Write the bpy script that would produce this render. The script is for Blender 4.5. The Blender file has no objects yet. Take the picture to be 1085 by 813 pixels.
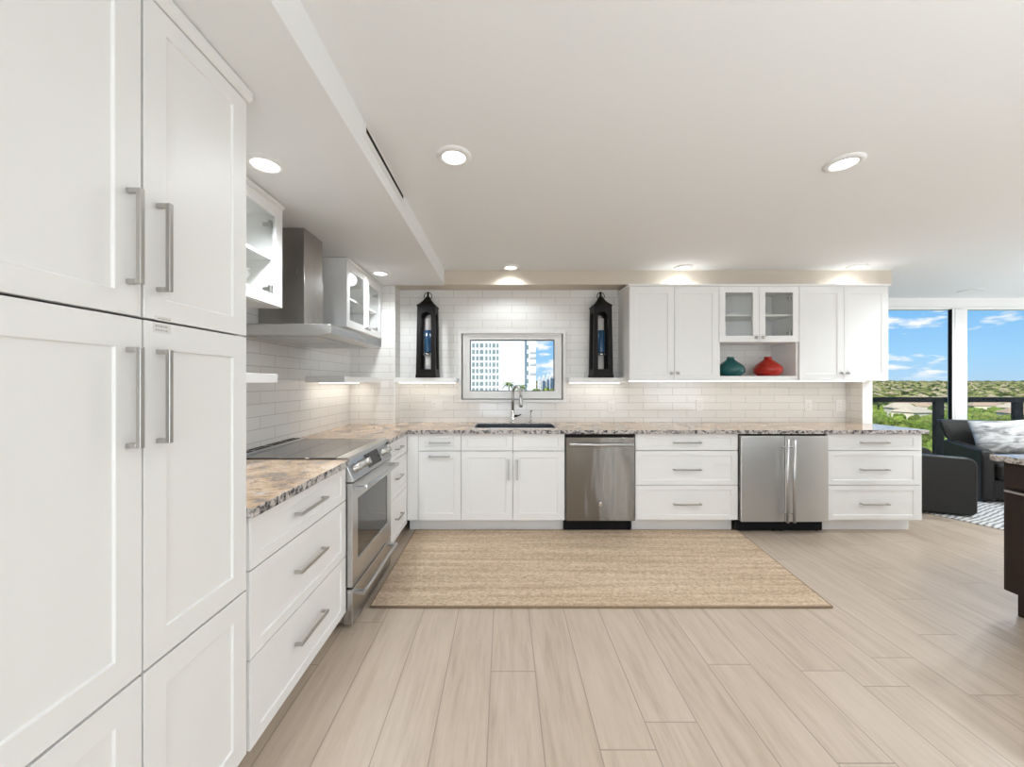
import bpy, bmesh, math, random
from mathutils import Vector, Matrix, noise
random.seed(7)
S = bpy.context.scene
COL = S.collection
PI = math.pi

# ------------------------------------------------------------------ camera
F = 400.0                      # focal length in pixels of the 1085-wide frame
CAM_Z = 1.326
cd = bpy.data.cameras.new('camera'); cam = bpy.data.objects.new('camera', cd); COL.objects.link(cam)
cam.location = (0, 0, CAM_Z); cam.rotation_euler = (PI/2, 0, 0)
cd.sensor_fit = 'HORIZONTAL'; cd.sensor_width = 36; cd.lens = F/1085*36
cd.shift_x = (542.5-534)/1085; cd.shift_y = -(406.5-405)/1085
cd.clip_start = .02; cd.clip_end = 8000
S.camera = cam
S.view_settings.view_transform = 'Standard'; S.view_settings.look = 'None'
S.view_settings.gamma = 1; S.view_settings.use_curve_mapping = False
S.view_settings.exposure = 0.0
S.cycles.use_denoising = True
S.cycles.max_bounces = 12; S.cycles.diffuse_bounces = 6; S.cycles.glossy_bounces = 5
S.cycles.transparent_max_bounces = 16; S.cycles.sample_clamp_indirect = 8
S.cycles.caustics_reflective = False; S.cycles.caustics_refractive = False

# light levels
SUN_E = 6.0
SPOT_E = 11.0
REAR_E = 38.0
LED_E = 0.42
UP_E = 31.5

# ------------------------------------------------------------------ node helpers
class NT:
    def __init__(s, tree): s.t = tree; s.n = tree.nodes; s.l = tree.links
    def new(s, typ, **kw):
        nd = s.n.new(typ)
        for k, v in kw.items():
            if k in nd.inputs: s.put(nd, k, v)
            else: setattr(nd, k, v)
        return nd
    def put(s, nd, k, v):
        if isinstance(v, bpy.types.NodeSocket): s.l.new(v, nd.inputs[k])
        else: nd.inputs[k].default_value = v
    def math(s, op, a, b=0.0, c=0.0):
        nd = s.n.new('ShaderNodeMath'); nd.operation = op
        for i, v in enumerate((a, b, c)): s.put(nd, i, v)
        return nd.outputs[0]
    def mix(s, fac, a, b, mode='MIX'):
        nd = s.n.new('ShaderNodeMix'); nd.data_type = 'RGBA'; nd.blend_type = mode
        s.put(nd, 0, fac); s.put(nd, 6, a); s.put(nd, 7, b)
        return nd.outputs[2]
    def ramp(s, fac, stops, interp='LINEAR'):
        nd = s.n.new('ShaderNodeValToRGB'); nd.color_ramp.interpolation = interp
        e = nd.color_ramp.elements
        while len(e) < len(stops): e.new(.5)
        for x, (p, c) in zip(e, stops): x.position = p; x.color = (*c, 1) if len(c) == 3 else c
        s.l.new(fac, nd.inputs[0]); return nd.outputs[0]
    def noise(s, vec, scale, detail=3, rough=.5, dist=0.0):
        nd = s.n.new('ShaderNodeTexNoise')
        s.put(nd, 'Vector', vec); s.put(nd, 'Scale', scale); s.put(nd, 'Detail', detail)
        s.put(nd, 'Roughness', rough); s.put(nd, 'Distortion', dist)
        return nd.outputs[0]
    def obj(s): return s.n.new('ShaderNodeTexCoord').outputs['Object']
    def mapping(s, vec, scale=(1, 1, 1), rot=(0, 0, 0), loc=(0, 0, 0)):
        nd = s.n.new('ShaderNodeMapping'); s.l.new(vec, nd.inputs[0])
        nd.inputs['Scale'].default_value = scale; nd.inputs['Rotation'].default_value = rot; nd.inputs['Location'].default_value = loc
        return nd.outputs[0]
    def bump(s, h, strength=.3, dist=.01):
        nd = s.n.new('ShaderNodeBump'); s.put(nd, 'Height', h); s.put(nd, 'Strength', strength); s.put(nd, 'Distance', dist)
        return nd.outputs[0]

def c4(c): return (*c, 1.0) if len(c) == 3 else c
def P(name, col=(.8, .8, .8), rough=.5, metal=0.0, **kw):
    m = bpy.data.materials.new(name); m.use_nodes = True
    t = NT(m.node_tree); b = t.n['Principled BSDF']
    b.inputs['Base Color'].default_value = c4(col); b.inputs['Roughness'].default_value = rough; b.inputs['Metallic'].default_value = metal
    for k, v in kw.items(): b.inputs[k].default_value = v
    m['_'] = 0; del m['_']
    return m, t, b
def EM(name, col, strength):
    m = bpy.data.materials.new(name); m.use_nodes = True; t = NT(m.node_tree)
    t.n.remove(t.n['Principled BSDF'])
    e = t.new('ShaderNodeEmission', Color=c4(col), Strength=strength)
    t.l.new(e.outputs[0], t.n['Material Output'].inputs[0]); return m
def GLASS(name, tint=(1, 1, 1), ior=1.45, gl=1.0):
    m = bpy.data.materials.new(name); m.use_nodes = True; t = NT(m.node_tree)
    t.n.remove(t.n['Principled BSDF'])
    tr = t.new('ShaderNodeBsdfTransparent', Color=c4(tint)); g = t.new('ShaderNodeBsdfGlossy', Roughness=.02)
    lw = t.new('ShaderNodeLayerWeight', Blend=.5); mx = t.n.new('ShaderNodeMixShader'); f0 = ((ior-1)/(ior+1))**2
    sch = t.math('ADD', t.math('MULTIPLY', t.math('POWER', lw.outputs['Facing'], 5.0), 1-f0), f0)
    t.l.new(t.math('MULTIPLY', sch, gl), mx.inputs[0]); t.l.new(tr.outputs[0], mx.inputs[1]); t.l.new(g.outputs[0], mx.inputs[2])
    t.l.new(mx.outputs[0], t.n['Material Output'].inputs[0]); return m

# ------------------------------------------------------------------ sky
w = bpy.data.worlds.new('sky'); S.world = w; w.use_nodes = True
t = NT(w.node_tree); bg = t.n['Background']
gen = t.n.new('ShaderNodeTexCoord').outputs['Generated']
sep = t.new('ShaderNodeSeparateXYZ', Vector=gen)
sky = t.ramp(sep.outputs[2], [(0.0, (.42, .63, .84)), (.05, (.33, .61, .90)), (.18, (.13, .42, .84)), (.5, (.10, .33, .74))])
cv = t.mapping(gen, scale=(4.2, 4.2, 15.0), loc=(.3, .9, 0.1))
cn = t.noise(cv, 1.6, 8, .58, .1)
cl = t.ramp(cn, [(.535, (0, 0, 0)), (.60, (1, 1, 1))])
band = t.ramp(sep.outputs[2], [(0.0, (0, 0, 0)), (.02, (1, 1, 1)), (.6, (1, 1, 1)), (.9, (.3, .3, .3))])
fac = t.math('MULTIPLY', cl, band)
t.l.new(t.mix(t.math('MULTIPLY', fac, .95), sky, (.93, .92, .93, 1)), bg.inputs[0])
bg.inputs[1].default_value = 1.14

# ------------------------------------------------------------------ sun
ld = bpy.data.lights.new('sun', 'SUN'); ld.energy = SUN_E; ld.angle = .01; ld.color = (1, .95, .87)
sun = bpy.data.objects.new('sun', ld); COL.objects.link(sun)
sun.rotation_euler = Vector((.62, .55, -.56)).to_track_quat('-Z', 'Y').to_euler()
# added fill lamps at openings of the unseen rear wall, standing in for daylight
STREAK_SLOTS = ((2.43, .10), (2.75, .15), (3.13, .11), (3.31, .06))  # narrow rear openings made up to reflect as streaks in the dishwasher door
for x, sx, ke in ((.1, 1.7, 1.3), (4.9, 1.7, 1.5))+tuple((a, b_, b_*1.1) for a, b_ in STREAK_SLOTS):
    ld = bpy.data.lights.new('rear_fill_light', 'AREA'); ld.shape = 'RECTANGLE'; ld.size = sx; ld.size_y = 1.9
    ld.energy = REAR_E*ke; ld.color = (.86, .935, 1)
    o = bpy.data.objects.new('rear_fill_light', ld); COL.objects.link(o)
    o.location = (x, -3.02, 1.15); o.rotation_euler = (PI/2, 0, 0); o.rotation_euler = Vector((0, 1, .75)).to_track_quat('-Z', 'Y').to_euler()

# added upward fill lights out of frame, without fixtures, to brighten the ceiling
for x, y, sp_, ke in ((1.7, -.8, 125, 1), (4.1, -1.0, 180, 1), (6.8, 2.6, 180, 1.8)):
    ld = bpy.data.lights.new('ceiling_fill_light', 'AREA'); ld.shape = 'DISK'; ld.size = .9; ld.energy = UP_E*ke; ld.spread = math.radians(sp_); ld.color = (.88, .945, 1)
    o = bpy.data.objects.new('ceiling_fill_light', ld); COL.objects.link(o); o.location = (x, y, .45); o.rotation_euler = (PI, 0, 0)

# ------------------------------------------------------------------ mesh helpers
class MB:
    def __init__(s): s.bm = bmesh.new(); s.mi = 0
    def _faces(s, fs, smooth=False):
        for f in fs: f.material_index = s.mi; f.smooth = smooth
    def box(s, x0, x1, y0, y1, z0, z1):
        v = [s.bm.verts.new(p) for p in ((x0, y0, z0), (x1, y0, z0), (x1, y1, z0), (x0, y1, z0), (x0, y0, z1), (x1, y0, z1), (x1, y1, z1), (x0, y1, z1))]
        s._faces([s.bm.faces.new([v[i] for i in q]) for q in ((3, 2, 1, 0), (4, 5, 6, 7), (0, 1, 5, 4), (1, 2, 6, 5), (2, 3, 7, 6), (3, 0, 4, 7))])
        return s
    def poly(s, pts, smooth=False):
        s._faces([s.bm.faces.new([s.bm.verts.new(p) for p in pts])], smooth); return s
    def prism(s, pts, a, b, axis='z', smooth=False):
        """pts: outline in the two other axes, extruded from a to b along axis"""
        def mk(p, q):
            return {'z': (p[0], p[1], q), 'y': (p[0], q, p[1]), 'x': (q, p[0], p[1])}[axis]
        A = [s.bm.verts.new(mk(p, a)) for p in pts]; B = [s.bm.verts.new(mk(p, b)) for p in pts]
        n = len(pts); fs = [s.bm.faces.new(A[::-1]), s.bm.faces.new(B)]; s._faces(fs)
        fs = [s.bm.faces.new((A[i], A[(i+1) % n], B[(i+1) % n], B[i])) for i in range(n)]; s._faces(fs, smooth); return s
    def lathe(s, prof, cx=0, cy=0, n=32, cap=True):
        rings = [[s.bm.verts.new((cx+r*math.cos(2*PI*k/n), cy+r*math.sin(2*PI*k/n), z)) for k in range(n)] for r, z in prof]
        fs = [s.bm.faces.new((a[k], a[(k+1) % n], b[(k+1) % n], b[k])) for a, b in zip(rings, rings[1:]) for k in range(n)]
        s._faces(fs, True)
        if cap: s._faces([s.bm.faces.new(rings[0][::-1]), s.bm.faces.new(rings[-1])])
        return s
    def tube(s, pts, r, n=12, cap=True, closed=False):
        pts = [Vector(p) for p in pts]; rr = r if isinstance(r, (list, tuple)) else [r]*len(pts)
        rings = []; up = None; N = len(pts)
        for i, p in enumerate(pts):
            if closed: d = (pts[(i+1) % N]-pts[i-1]).normalized()
            else: d = (pts[min(i+1, N-1)]-pts[max(i-1, 0)]).normalized()
            if up is None: up = d.orthogonal().normalized()
            up = (up-d*up.dot(d)).normalized(); q = d.cross(up)
            rings.append([s.bm.verts.new(p+(up*math.cos(2*PI*k/n)+q*math.sin(2*PI*k/n))*rr[i]) for k in range(n)])
        prs = list(zip(rings, rings[1:]))+([(rings[-1], rings[0])] if closed else [])
        s._faces([s.bm.faces.new((a[k], a[(k+1) % n], b[(k+1) % n], b[k])) for a, b in prs for k in range(n)], True)
        if cap and not closed: s._faces([s.bm.faces.new(rings[0][::-1]), s.bm.faces.new(rings[-1])])
        return s
    def front(s, x0, x1, z0, z1, t=.02, stile=.057, rail=.057, rec=.006, ch=.002):
        """shaker front facing -y, back face on y=0"""
        def R(a, b, y): return [s.bm.verts.new(p) for p in ((x0+a, y, z0+b), (x1-a, y, z0+b), (x1-a, y, z1-b), (x0+a, y, z1-b))]
        o0 = R(0, 0, 0); o1 = R(0, 0, -t); i1 = R(stile, rail, -t); i2 = R(stile+ch, rail+ch, -t+rec)
        fs = []
        for a, b in ((o0, o1), (o1, i1), (i1, i2)):
            fs += [s.bm.faces.new((a[k], a[(k+1) % 4], b[(k+1) % 4], b[k])) for k in range(4)]
        fs += [s.bm.faces.new(i2), s.bm.faces.new(o0[::-1])]
        s._faces(fs); return s
    def ring(s, x0, x1, z0, z1, y0, y1, b, b2=None, bb=None):
        """open rectangular frame, border b (b2 for top and bottom)"""
        b2 = b if b2 is None else b2; bb = b2 if bb is None else bb
        def R(a, lo, hi, y): return [s.bm.verts.new(p) for p in ((x0+a, y, z0+lo), (x1-a, y, z0+lo), (x1-a, y, z1-hi), (x0+a, y, z1-hi))]
        q = [R(0, 0, 0, y0), R(b, bb, b2, y0), R(b, bb, b2, y1), R(0, 0, 0, y1)]
        fs = []
        for i in range(4):
            a, c = q[i], q[(i+1) % 4]
            fs += [s.bm.faces.new((a[k], a[(k+1) % 4], c[(k+1) % 4], c[k])) for k in range(4)]
        s._faces(fs); return s
    def pull(s, p0, p1, out=.034, w=.011, r=None):
        """bar pull between p0 and p1 (x,z) standing off the y=yf plane; yf given as p[1]"""
        (xa, yf, za), (xb, _, zb) = p0, p1
        horiz = abs(xb-xa) > abs(zb-za); h = w/2
        if horiz:
            s.box(xa, xb, yf-out, yf-out+w, za-h, za+h)
            for x in (xa, xb-w): s.box(x, x+w, yf-out+w, yf, za-h, za+h)
        else:
            s.box(xa-h, xa+h, yf-out, yf-out+w, za, zb)
            for z in (za, zb-w): s.box(xa-h, xa+h, yf-out+w, yf, z, z+w)
        return s
    def xform(s, M): bmesh.ops.transform(s.bm, matrix=M, verts=s.bm.verts); return s
    def build(s, name, mats, parent=None, bevel=0.0, seg=2, sub=0, sharp=None):
        if not isinstance(mats, (list, tuple)): mats = [mats]
        bmesh.ops.recalc_face_normals(s.bm, faces=s.bm.faces)
        me = bpy.data.meshes.new(name); s.bm.to_mesh(me); s.bm.free()
        for m in mats: me.materials.append(m[0] if isinstance(m, tuple) else m)
        o = bpy.data.objects.new(name, me); COL.objects.link(o)
        if parent is not None: o.parent = parent
        if bevel:
            md = o.modifiers.new('bevel', 'BEVEL'); md.width = bevel; md.segments = seg; md.limit_method = 'ANGLE'; md.angle_limit = math.radians(40); md.harden_normals = False
        if sub:
            md = o.modifiers.new('subdiv', 'SUBSURF'); md.levels = sub; md.render_levels = sub
        return o

def tag(o, label=None, cat=None, group=None, kind=None):
    if label: o['label'] = label
    if cat: o['category'] = cat
    if group: o['group'] = group
    if kind: o['kind'] = kind
    return o
def thing(name, label, cat, loc=(0, 0, 0), rz=0.0, group=None):
    o = bpy.data.objects.new(name, None); COL.objects.link(o); o.location = loc; o.rotation_euler = (0, 0, rz); o.empty_display_size = .1
    return tag(o, label, cat, group)
def struct(o): o['kind'] = 'structure'; return o
def copy_tree(o, parent=None):
    c = o.copy(); COL.objects.link(c)
    if parent is not None: c.parent = parent
    for ch in list(o.children): copy_tree(ch, c)
    return c
def arc(cx, cz, r, a0, a1, n): return [(cx+r*math.cos(math.radians(a0+(a1-a0)*k/n)), cz+r*math.sin(math.radians(a0+(a1-a0)*k/n))) for k in range(n+1)]

# ------------------------------------------------------------------ materials
M_cab, t, b = P('white_cabinet_paint', (.84, .835, .82), .38)
M_gap, t, b = P('cabinet_carcass_white', (.78, .775, .76), .5)
M_ceil, t, b = P('ceiling_paint', (.855, .86, .855), .75)
t.l.new(t.bump(t.noise(t.obj(), 220, 2), .04, .002), b.inputs['Normal'])
M_wall, t, b = P('wall_paint', (.80, .785, .76), .7)
t.l.new(t.bump(t.noise(t.obj(), 220, 2), .04, .002), b.inputs['Normal'])
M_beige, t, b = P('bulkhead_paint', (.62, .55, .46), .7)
M_white, t, b = P('white_plastic', (.83, .82, .80), .35)
M_vinyl, t, b = P('window_vinyl', (.78, .77, .75), .35)
M_nickel, t, b = P('satin_nickel', (.50, .485, .46), .30, 1.0)
M_chrome, t, b = P('chrome', (.72, .72, .72), .09, 1.0)
M_black, t, b = P('black_plastic', (.012, .012, .013), .45)
M_bmetal, t, b = P('black_railing_paint', (.010, .010, .009), .5)
M_slot, t, b = P('dark_slot', (.02, .018, .016), .6)

ANR = 0.25
def steel(name, col, rough, axis, bmp=.012, wave=0, aniso=0):
    m, t, b = P(name, col, rough, 1.0)
    sc = {'x': (1.5, 60, 260), 'z': (260, 60, 1.5), 'y': (60, 1.5, 260)}[axis]
    v = t.mapping(t.obj(), scale=sc); n = t.noise(v, 3.0, 3, .6)
    t.l.new(t.math('ADD', t.math('MULTIPLY', n, .16), rough-.08), b.inputs['Roughness'])
    h = t.math('MULTIPLY', n, bmp)
    if wave: h = t.math('ADD', h, t.math('MULTIPLY', t.noise(t.mapping(t.obj(), scale=(1, 1, .10)), 7.0, 2), wave))
    t.l.new(t.bump(h, 1.0, .001), b.inputs['Normal'])
    if wave and aniso:
        g = t.n.new('ShaderNodeNewGeometry'); wn = t.n.new('ShaderNodeTexWhiteNoise'); wn.noise_dimensions = '3D'; t.l.new(t.mapping(g.outputs['Position'], scale=(917, 917, 917)), wn.inputs['Vector'])
        dz = t.math('MULTIPLY', t.math('SUBTRACT', wn.outputs[0], .40), .46)
        dx = t.math('MULTIPLY', t.math('SUBTRACT', t.noise(t.mapping(t.obj(), scale=(1, 1, .12)), 9.0, 2), .5), .10)
        ad = t.new('ShaderNodeVectorMath', operation='ADD'); t.l.new(g.outputs['Normal'], ad.inputs[0]); t.l.new(t.new('ShaderNodeCombineXYZ', X=dx, Z=dz).outputs[0], ad.inputs[1])
        nm = t.new('ShaderNodeVectorMath', operation='NORMALIZE'); t.l.new(ad.outputs[0], nm.inputs[0])
        for l in list(b.inputs['Normal'].links) + list(b.inputs['Roughness'].links): t.l.remove(l)
        t.l.new(nm.outputs[0], b.inputs['Normal']); b.inputs['Roughness'].default_value = .06
    elif aniso:
        b.inputs['Anisotropic'].default_value = aniso; b.inputs['Anisotropic Rotation'].default_value = ANR
        t.l.new(t.new('ShaderNodeCombineXYZ', X=1.0).outputs[0], b.inputs['Tangent'])
    return m
M_steel = steel('brushed_steel', (.56, .555, .545), .30, 'x')
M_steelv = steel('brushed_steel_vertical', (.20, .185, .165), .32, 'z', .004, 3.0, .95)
M_steelf = steel('refrigerator_steel', (.70, .70, .685), .38, 'x', .004, 0, .8)
M_hood = steel('hood_steel', (.47, .45, .43), .30, 'z')

def tile(name, axis):
    m, t, b = P(name, (.8, .8, .8), .12)
    s = t.new('ShaderNodeSeparateXYZ', Vector=t.obj())
    cmb = t.new('ShaderNodeCombineXYZ', X=s.outputs[0 if axis == 'x' else 1], Y=s.outputs[2])
    cv = t.mapping(cmb.outputs[0], loc=(.07, -.012, 0))
    br = t.new('ShaderNodeTexBrick', Vector=cv, Scale=1.0)
    br.offset = .5
    br.inputs['Brick Width'].default_value = .305; br.inputs['Row Height'].default_value = .0785
    br.inputs['Mortar Size'].default_value = .0016; br.inputs['Mortar Smooth'].default_value = .25; br.inputs['Bias'].default_value = 0
    br.inputs['Color1'].default_value = (.80, .785, .755, 1); br.inputs['Color2'].default_value = (.77, .755, .72, 1); br.inputs['Mortar'].default_value = (.40, .385, .36, 1)
    t.l.new(br.outputs[0], b.inputs['Base Color'])
    inv = t.math('SUBTRACT', 1.0, br.outputs[1])
    wob = t.noise(t.mapping(t.obj(), scale=(2, 2, 5)), 2.2, 1)
    h = t.math('ADD', inv, t.math('MULTIPLY', wob, 1.4))
    t.l.new(t.bump(h, .35, .0025), b.inputs['Normal'])
    t.l.new(t.math('ADD', t.math('MULTIPLY', br.outputs[1], .5), .12), b.inputs['Roughness'])
    return m
M_tx = tile('subway_tile_back', 'x'); M_ty = tile('subway_tile_side', 'y')

# granite
M_gran, t, b = P('granite_polished', (.6, .5, .4), .10)
o_ = t.obj(); dv = t.new('ShaderNodeVectorMath', operation='ADD')
wn = t.n.new('ShaderNodeTexNoise'); t.l.new(o_, wn.inputs[0]); wn.inputs['Scale'].default_value = 3.5; wn.inputs['Detail'].default_value = 3
sc = t.new('ShaderNodeVectorMath', operation='SCALE'); t.l.new(wn.outputs[1], sc.inputs[0]); sc.inputs['Scale'].default_value = .35
t.l.new(o_, dv.inputs[0]); t.l.new(sc.outputs[0], dv.inputs[1])
n1 = t.noise(dv.outputs[0], 7.5, 8, .62); base = t.ramp(n1, [(.30, (.16, .16, .185)), (.41, (.33, .27, .225)), (.49, (.52, .365, .24)), (.57, (.62, .46, .32)), (.68, (.57, .50, .43))])
n2 = t.noise(t.mapping(dv.outputs[0], scale=(1, 1.6, 1)), 26, 6, .7); k2 = t.ramp(n2, [(.55, (0, 0, 0)), (.63, (1, 1, 1))])
base = t.mix(t.math('MULTIPLY', k2, .75), base, (.27, .16, .10, 1))
n3 = t.noise(o_, 75, 3, .6); k3 = t.ramp(n3, [(.60, (0, 0, 0)), (.66, (1, 1, 1))])
base = t.mix(t.math('MULTIPLY', k3, .6), base, (.10, .09, .09, 1))
t.l.new(base, b.inputs['Base Color'])
M_grane, t, b = P('granite_edge', (.6, .6, .6), .25)
n1 = t.noise(t.obj(), 38, 5, .62, .4); t.l.new(t.ramp(n1, [(.38, (.03, .03, .035)), (.46, (.22, .20, .19)), (.53, (.46, .42, .38)), (.60, (.60, .575, .56)), (.68, (.40, .28, .20))]), b.inputs['Base Color'])
t.l.new(t.bump(n1, .4, .004), b.inputs['Normal'])

# floor planks (run away from the camera)
M_floor, t, b = P('wood_look_plank_floor', (.6, .5, .4), .34)
o_ = t.obj(); s = t.new('ShaderNodeSeparateXYZ', Vector=o_)
xs_ = t.math('ADD', s.outputs[0], .06); rowi = t.math('FLOOR', t.math('DIVIDE', xs_, .203)); wnz = t.n.new('ShaderNodeTexWhiteNoise'); wnz.noise_dimensions = '1D'; t.l.new(rowi, wnz.inputs['W'])
cmb = t.new('ShaderNodeCombineXYZ', X=t.math('ADD', s.outputs[1], t.math('MULTIPLY', wnz.outputs[0], 1.22)), Y=xs_)
br = t.new('ShaderNodeTexBrick', Vector=cmb.outputs[0], Scale=1.0); br.offset = 0.0
for k, v in (('Brick Width', 1.22), ('Row Height', .203), ('Mortar Size', .0027), ('Mortar Smooth', .3), ('Bias', 0.0)): br.inputs[k].default_value = v
br.inputs['Color1'].default_value = (.0, .0, .0, 1); br.inputs['Color2'].default_value = (1, 1, 1, 1); br.inputs['Mortar'].default_value = (.5, .5, .5, 1)
gv = t.new('ShaderNodeVectorMath', operation='ADD'); t.l.new(t.mapping(o_, scale=(9, .9, 1)), gv.inputs[0]); t.l.new(br.outputs[0], gv.inputs[1])
g1 = t.noise(gv.outputs[0], 3.2, 7, .62, .3)
wood = t.ramp(g1, [(.28, (.39, .305, .232)), (.48, (.49, .393, .306)), (.72, (.565, .467, .378))])
bf = t.new('ShaderNodeSeparateColor', Color=br.outputs[0])
wood = t.mix(t.math('MULTIPLY', bf.outputs[0], .35), wood, (.60, .50, .40, 1))
wood = t.mix(t.math('MULTIPLY', br.outputs[1], .7), wood, (.25, .195, .15, 1))
t.l.new(wood, b.inputs['Base Color'])
t.l.new(t.bump(t.math('SUBTRACT', g1, t.math('MULTIPLY', br.outputs[1], 1.2)), .12, .002), b.inputs['Normal'])

# jute
M_jute, t, b = P('jute_braid', (.5, .36, .22), .95)
o_ = t.obj(); s = t.new('ShaderNodeSeparateXYZ', Vector=o_)
row = t.math('MULTIPLY', s.outputs[1], 2*PI/.0155); rows = t.math('SINE', row)
knots = t.n.new('ShaderNodeTexVoronoi'); t.l.new(t.mapping(o_, scale=(62, 110, 1)), knots.inputs['Vector']); knots.inputs['Scale'].default_value = 1.0
streak = t.noise(t.mapping(o_, scale=(.35, 9, 1)), 2.0, 4, .6)
fine = t.noise(t.mapping(o_, scale=(1, 1.35, 1)), 48, 5, .8)
base = t.ramp(streak, [(.36, (.56, .40, .265)), (.5, (.67, .505, .35)), (.64, (.76, .595, .43))])
base = t.mix(t.ramp(fine, [(.36, (.75, .75, .75)), (.49, (0, 0, 0))]), base, (.36, .235, .145, 1))
base = t.mix(t.ramp(fine, [(.54, (0, 0, 0)), (.66, (.8, .8, .8))]), base, (.88, .75, .58, 1))
t.l.new(base, b.inputs['Base Color'])
hh = t.math('ADD', t.math('MULTIPLY', rows, .5), t.math('ADD', t.math('MULTIPLY', knots.outputs[0], -1.2), fine))
t.l.new(t.bump(hh, .8, .006), b.inputs['Normal'])

M_jbind, t, b = P('jute_binding', (.30, .20, .125), .95)
t.l.new(t.mix(t.noise(t.obj(), 90, 3), (.20, .13, .08, 1), (.42, .30, .19, 1)), b.inputs['Base Color'])
M_srug, t, b = P('striped_living_rug', (.6, .6, .6), .9)
wv = t.n.new('ShaderNodeTexWave'); t.l.new(t.mapping(t.obj(), scale=(1, 1, 1)), wv.inputs[0]); wv.bands_direction = 'Y'
wv.inputs['Scale'].default_value = 8; wv.inputs['Distortion'].default_value = 4.5; wv.inputs['Detail'].default_value = 2; wv.inputs['Detail Scale'].default_value = .7
t.l.new(t.ramp(wv.outputs[0], [(.15, (.22, .225, .235)), (.4, (.50, .49, .48)), (.7, (.66, .64, .61))]), b.inputs['Base Color'])

M_leather, t, b = P('black_leather', (.0125, .011, .0095), .36, **{'Specular IOR Level': .28})
t.l.new(t.bump(t.noise(t.obj(), 160, 3), .12, .002), b.inputs['Normal'])
M_pillow, t, b = P('grey_swirl_fabric', (.6, .6, .6), .9)
nz = t.noise(t.mapping(t.obj(), scale=(2.0, 2.0, 6.0)), 2.4, 3, .5, 1.2)
t.l.new(t.ramp(nz, [(.36, (.22, .215, .21)), (.46, (.42, .41, .405)), (.56, (.62, .61, .60)), (.7, (.52, .51, .505))]), b.inputs['Base Color'])
M_dark, t, b = P('espresso_cabinet', (.035, .022, .016), .45, **{'Specular IOR Level': .25})
t.l.new(t.mix(t.noise(t.mapping(t.obj(), scale=(30, 30, 2)), 2, 4), (.020, .012, .009, 1), (.034, .021, .016, 1)), b.inputs['Base Color'])
M_cgl = GLASS('cabinet_glass', (.97, .975, .97), 1.45)
M_wgl = GLASS('window_glass', (.97, .985, .98), 1.2, .8)
M_rgl = GLASS('railing_glass', (.93, .96, .94), 1.2, .8)
M_ceran, t, b = P('black_cooktop_glass', (.018, .018, .022), .04)
b.inputs['IOR'].default_value = 2.1
M_ovgl, t, b = P('oven_window_glass', (.02, .018, .017), .05); b.inputs['IOR'].default_value = 1.9
for m_ in (M_black, M_bmetal, M_slot): m_.node_tree.nodes['Principled BSDF'].inputs['Specular IOR Level'].default_value = .1
M_disp, t, b = P('display_glass', (.006, .006, .008), .08)
M_sink, t, b = P('dark_sink', (.03, .031, .036), .3)
M_lant, t, b = P('black_lantern_wood', (.008, .006, .005), .5, **{'Specular IOR Level': .2})
M_blue, t, b = P('blue_glass', (.018, .065, .135), .12)
M_candle, t, b = P('pale_glass', (.46, .44, .42), .2)
M_silver, t, b = P('silver_collar', (.6, .6, .6), .15, 1.0)
M_teal, t, b = P('teal_glaze', (.006, .12, .125), .06, 0)
M_red, t, b = P('red_glaze', (.52, .018, .008), .06, 0)
for m, c1, c2 in ((M_teal, (.003, .062, .060), (.007, .11, .11)), (M_red, (.30, .010, .005), (.46, .020, .008))):
    t = NT(m.node_tree); t.l.new(t.mix(t.noise(t.obj(), 14, 4), c4(c1), c4(c2)), t.n['Principled BSDF'].inputs['Base Color'])
M_led = EM('led_strip', (1, .93, .82), 6.0)
M_lamp = EM('downlight_diffuser', (1, .97, .92), 5.0)
M_paper, t, b = P('label_paper', (.72, .71, .68), .6)
M_ink, t, b = P('label_ink', (.45, .44, .42), .7)

# exterior
M_tower, t, b = P('tower_white', (.90, .89, .88), .7)
M_tglass, t, b = P('tower_window', (.26, .31, .31), .3)
M_tpale, t, b = P('tower_balcony_grey', (.55, .55, .54), .6)
M_far, t, b = P('distant_block', (.70, .70, .72), .8)
def leafmat(name, lo, hi, sc=5.0):
    m, t, b = P(name, lo, .8)
    oi = t.n.new('ShaderNodeObjectInfo')
    n = t.noise(t.obj(), sc, 6, .8)
    f = t.math('ADD', t.ramp(n, [(.35, (0, 0, 0)), (.65, (1, 1, 1))]), t.math('MULTIPLY', t.math('SUBTRACT', oi.outputs['Random'], .5), .7))
    t.l.new(t.mix(f, c4(lo), c4(hi)), b.inputs['Base Color']); b.inputs['Specular IOR Level'].default_value = .1
    return m
M_leaf = leafmat('tree_leaves', (.018, .035, .006), (.27, .30, .07))
M_forest, t, b = P('forest_leaves', (.1, .12, .04), .9)
vo = t.n.new('ShaderNodeTexVoronoi'); t.l.new(t.obj(), vo.inputs['Vector']); vo.inputs['Scale'].default_value = .11
vc = t.new('ShaderNodeSeparateColor', Color=vo.outputs['Color'])
tone = t.ramp(vc.outputs[0], [(.0, (.025, .04, .012)), (.25, (.075, .10, .025)), (.5, (.20, .22, .065)), (.72, (.36, .36, .13)), (.88, (.52, .42, .27))])
fin = t.ramp(t.noise(t.obj(), .55, 4, .8), [(.35, (.25, .25, .25)), (.6, (1, 1, 1))])
t.l.new(t.mix(1.0, tone, fin, 'MULTIPLY'), b.inputs['Base Color']); b.inputs['Specular IOR Level'].default_value = .1
M_leaf2 = leafmat('bush_leaves', (.03, .065, .008), (.30, .37, .07))
M_trunk, t, b = P('bark', (.12, .08, .05), .9)
M_palm = leafmat('palm_leaves', (.09, .13, .03), (.30, .33, .12))
M_ground, t, b = P('land', (.3, .3, .2), .95)
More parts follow.
